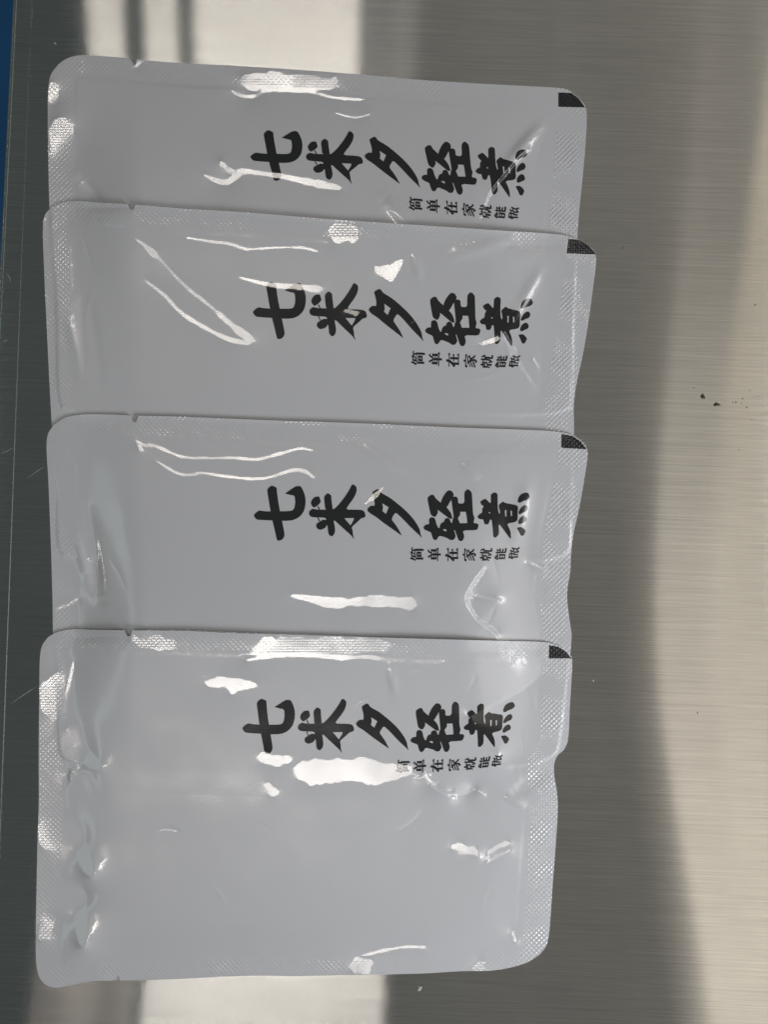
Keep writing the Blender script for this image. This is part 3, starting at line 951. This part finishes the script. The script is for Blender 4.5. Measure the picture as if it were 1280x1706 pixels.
    for co2, tri in LARGE:
        co, nr, uv = surf(f_(co2), 0.32)
        mesh_obj('large_character', co, tri[:, ::-1], INK, root, nr, uv)
    for co2, tri in SMALL:
        co, nr, uv = surf(f_(co2), 0.32)
        mesh_obj('small_character', co, tri[:, ::-1], INK, root, nr, uv)
    co2, tri = triangulate([MARK[n]], [], 1.6)
    co, nr, uv = surf(co2, 0.3)
    mesh_obj('corner_mark', co, tri[:, ::-1], INK_SEAL, root, nr, uv)

    # what the next pouch lies on
    zi = np.where(inside, z, 0.0)
    new = np.zeros((Hh, W))
    new[y0:y1, x0:x1] = zi
    top_ = np.maximum(new, ground)
    ground = np.maximum(top_ + 0.3, blur(top_, 9))
    ground = blur(ground, 2.0) + 0.1
    return root


for i in range(4):
    build_pouch(i)

# ------------------------------------------------------------------ steel table
ea = math.atan(0.050)
ex_, ey_ = np.array([math.cos(ea), -math.sin(ea) * 1.0]), np.array([math.sin(ea), math.cos(ea)])
# table frame: u runs right from the left edge, v runs up along the edge; origin at pixel (19, 0)
T0 = np.array([(19 - CX) * S, (CY - 0) * S])


def tb(u, v, z):
    q = T0 + ex_ * u * S + ey_ * v * S
    return (q[0], q[1], z * S)


tcen = tb(1600, -900, 0)
table = empty('steel_table', tcen)
tag(table, 'brushed stainless steel table top under the row of pouches', 'table')
prof = [(6.0, -160), (1.2, -150), (0.0, -140), (0.0, -6.5), (0.6, -3.6), (1.8, -1.6), (3.2, -0.62), (5.5, -0.16), (8.5, 0.0)]
vs = [-3600, 1900]
co = [tb(u, v, z) for v in vs for (u, z) in prof]
k = len(prof)
fc = [(i, i + 1, k + i + 1, k + i) for i in range(k - 1)]
mesh_obj('rolled_edge', co, np.array(fc)[:, ::-1], STEEL, table)
# top sheet with the shallow pressed line beside the edge
line = [(8.5, 0.0), (30.6, 0.0), (31.0, 0.0), (32.2, -0.05), (33.4, 0.07), (34.6, 0.0), (35.0, 0.0), (600, 0.0)]
line += [(u, 0.0) for u in range(840, 1500, 12)] + [(u, 0.0) for u in range(1500, 2300, 80)] + [(4200, 0.0)]


def dent(u, v):
    """the sheet is not quite flat: it dips away to the right, more towards the near end"""
    x, y = 19 + u, -v
    g = 0.024 * smooth01(np.array((y - 930) / 800.0)) + 0.004 * smooth01(np.array((800 - y) / 500.0))
    t_ = np.clip((x - 900) / 130.0, 0, 1)
    run = 130 * (t_ ** 3 - t_ ** 4 / 2) + max(0.0, min(x, 1700) - 1030)
    return float(g * run)


co, fc = [], []
vl = list(range(vs[0], -2000, 200)) + list(range(-2000, 200, 20)) + list(range(200, vs[1] + 1, 100))
for v in vl:
    co += [tb(u - (0.0125 * v if 10 < u < 100 else 0), v, z + (dent(u, v) if u > 800 else 0)) for (u, z) in line]
k = len(line)
for j in range(len(vl) - 1):
    fc += [(j * k + i, j * k + i + 1, (j + 1) * k + i + 1, (j + 1) * k + i) for i in range(k - 1)]
mesh_obj('top_sheet', co, fc, STEEL, table)


def lift_at(px, py):
    return dent(px - 19, -py) + 0.02


def scratch(pts, wd):
    q = catmull(pts, 14)
    d_ = np.gradient(q, axis=0)
    d_ /= np.linalg.norm(d_, axis=1)[:, None]
    nn = np.c_[-d_[:, 1], d_[:, 0]] * (wd / 2 * np.sin(np.linspace(0.15, math.pi - 0.15, 14)))[:, None]
    co = [P(*t_, 0.02) for t_ in q + nn] + [P(*t_, 0.07) for t_ in q] + [P(*t_, 0.02) for t_ in q - nn]
    fc = [(i, i + 1, 14 + i + 1, 14 + i) for i in range(13)] + [(14 + i, 15 + i, 29 + i, 28 + i) for i in range(13)]
    mesh_obj('scratch', co, np.array(fc), SCRATCH, table)


for pts, wd in (([(18, 1172), (40, 1157), (65, 1141)], 1.0), ([(10, 455), (15, 462), (17, 470)], 1.0), ([(45, 797), (60, 786), (75, 776)], 0.9),
                ([(0, 756), (10, 752), (22, 746)], 0.8), ([(3, 570), (8, 568), (13, 566)], 0.7)):
    scratch(pts, wd)

# ------------------------------------------------------------------ crumbs and specks
def blob(name, px, py, rx, ry, hgt, mat, seed, rot=0.0):
    r_ = random.Random(seed)
    co, fc = [], []
    ns = 12
    rad = [1 + r_.uniform(-0.35, 0.3) for _ in range(ns)]
    for lev, (sc, zz) in enumerate(((1.0, 0.05), (0.92, 0.55), (0.55, 1.0))):
        for k in range(ns):
            a = 2 * math.pi * k / ns
            lx, ly = rx * rad[k] * sc * math.cos(a), ry * rad[k] * sc * math.sin(a)
            co.append(P(px + lx * math.cos(rot) - ly * math.sin(rot), py + lx * math.sin(rot) + ly * math.cos(rot), hgt * zz * r_.uniform(0.8, 1.15) + lift_at(px, py)))
    for lev in range(2):
        for k in range(ns):
            b = (k + 1) % ns
            fc.append((lev * ns + k, lev * ns + b, (lev + 1) * ns + b, (lev + 1) * ns + k))
    co.append(P(px, py, hgt * 1.1 + lift_at(px, py)))
    for k in range(0, ns):
        fc.append((2 * ns + k, 2 * ns + (k + 1) % ns, len(co) - 1, len(co) - 1))
    me = bpy.data.meshes.new(name)
    o0 = np.array(P(px, py, 0))
    me.from_pydata([tuple(np.array(c) - o0) for c in co], [], [tuple(dict.fromkeys(f))[::-1] for f in fc])
    me.materials.append(mat)
    o = bpy.data.objects.new(name, me)
    o.location = o0
    col.objects.link(o)
    return o


tag(blob('crumb', 1172, 660.5, 3.3, 4.8, 3, CRUMB, 1, -0.4), 'dark brown upright crumb on bare steel, left one of the two larger specks', 'crumb', 'dark crumbs on the steel')
tag(blob('crumb', 1195, 674, 5.0, 3.1, 3, CRUMB, 2), 'dark brown flat crumb on bare steel, right one of the two larger specks', 'crumb', 'dark crumbs on the steel')
tag(blob('water_drop', 699, 1647, 3.8, 5.0, 2.5, PALE, 3, 0.5), 'small pale drop on the steel just below the fully uncovered pouch', 'drop')
tag(blob('pale_speck', 989, 1134, 2.2, 2.0, 1.0, PALE, 4), 'tiny pale speck on dark steel right of the fully uncovered pouch', 'speck')
tag(blob('pale_speck', 91, 72, 2.4, 1.4, 1.0, PALE, 5, 0.5), 'tiny pale speck on dark steel above the far pouch corner', 'speck')
# the finest dust, one object
co, fc = [], []
rr = random.Random(5)
spots = [(1157, 646, 1.2), (1227, 670, 1.6), (1222, 671, 1.2), (1238, 664, 1.3), (1236, 672, 1.0), (1245, 679, 1.6), (1250, 650, 1.2), (1258, 662, 1.2), (1265, 660, 1.2),
         (1252, 699, 1.1), (1257, 699, 0.9), (1212, 654, 0.8), (1259, 508, 1.9), (1038, 413, 1.4), (1203, 1657, 1.9), (1232, 749, 1.2), (1163, 1188, 1.3), (1275, 690, 0.9), (1180, 491, .7)]
for _ in range(40):
    spots.append((rr.uniform(985, 1278), rr.uniform(20, 1700), rr.uniform(0.3, 0.6)))
for (x, y, r_) in spots:
    b = len(co)
    for k in range(6):
        a = k * math.pi / 3 + rr.random()
        rk_ = r_ * rr.uniform(0.7, 1.25)
        co.append(P(x + rk_ * math.cos(a), y + rk_ * math.sin(a), 0.05 + lift_at(x, y)))
    co.append(P(x, y, r_ * 0.8 + lift_at(x, y)))
    fc += [(b + (k + 1) % 6, b + k, b + 6) for k in range(6)]
tag(mesh_obj('dust', co, fc, CRUMB), 'scattered fine dark specks on the bare steel to the right', 'dust', None, 'stuff')

# ------------------------------------------------------------------ floor seen past the table edge
fz = -0.8
fl = mesh_obj('floor', [(-3, -3, fz), (3, -3, fz), (3, 3, fz), (-3, 3, fz)], [(0, 1, 2, 3)], BLUE, smooth=False)
tag(fl, 'blue floor below the left edge of the steel table', None, None, 'structure')
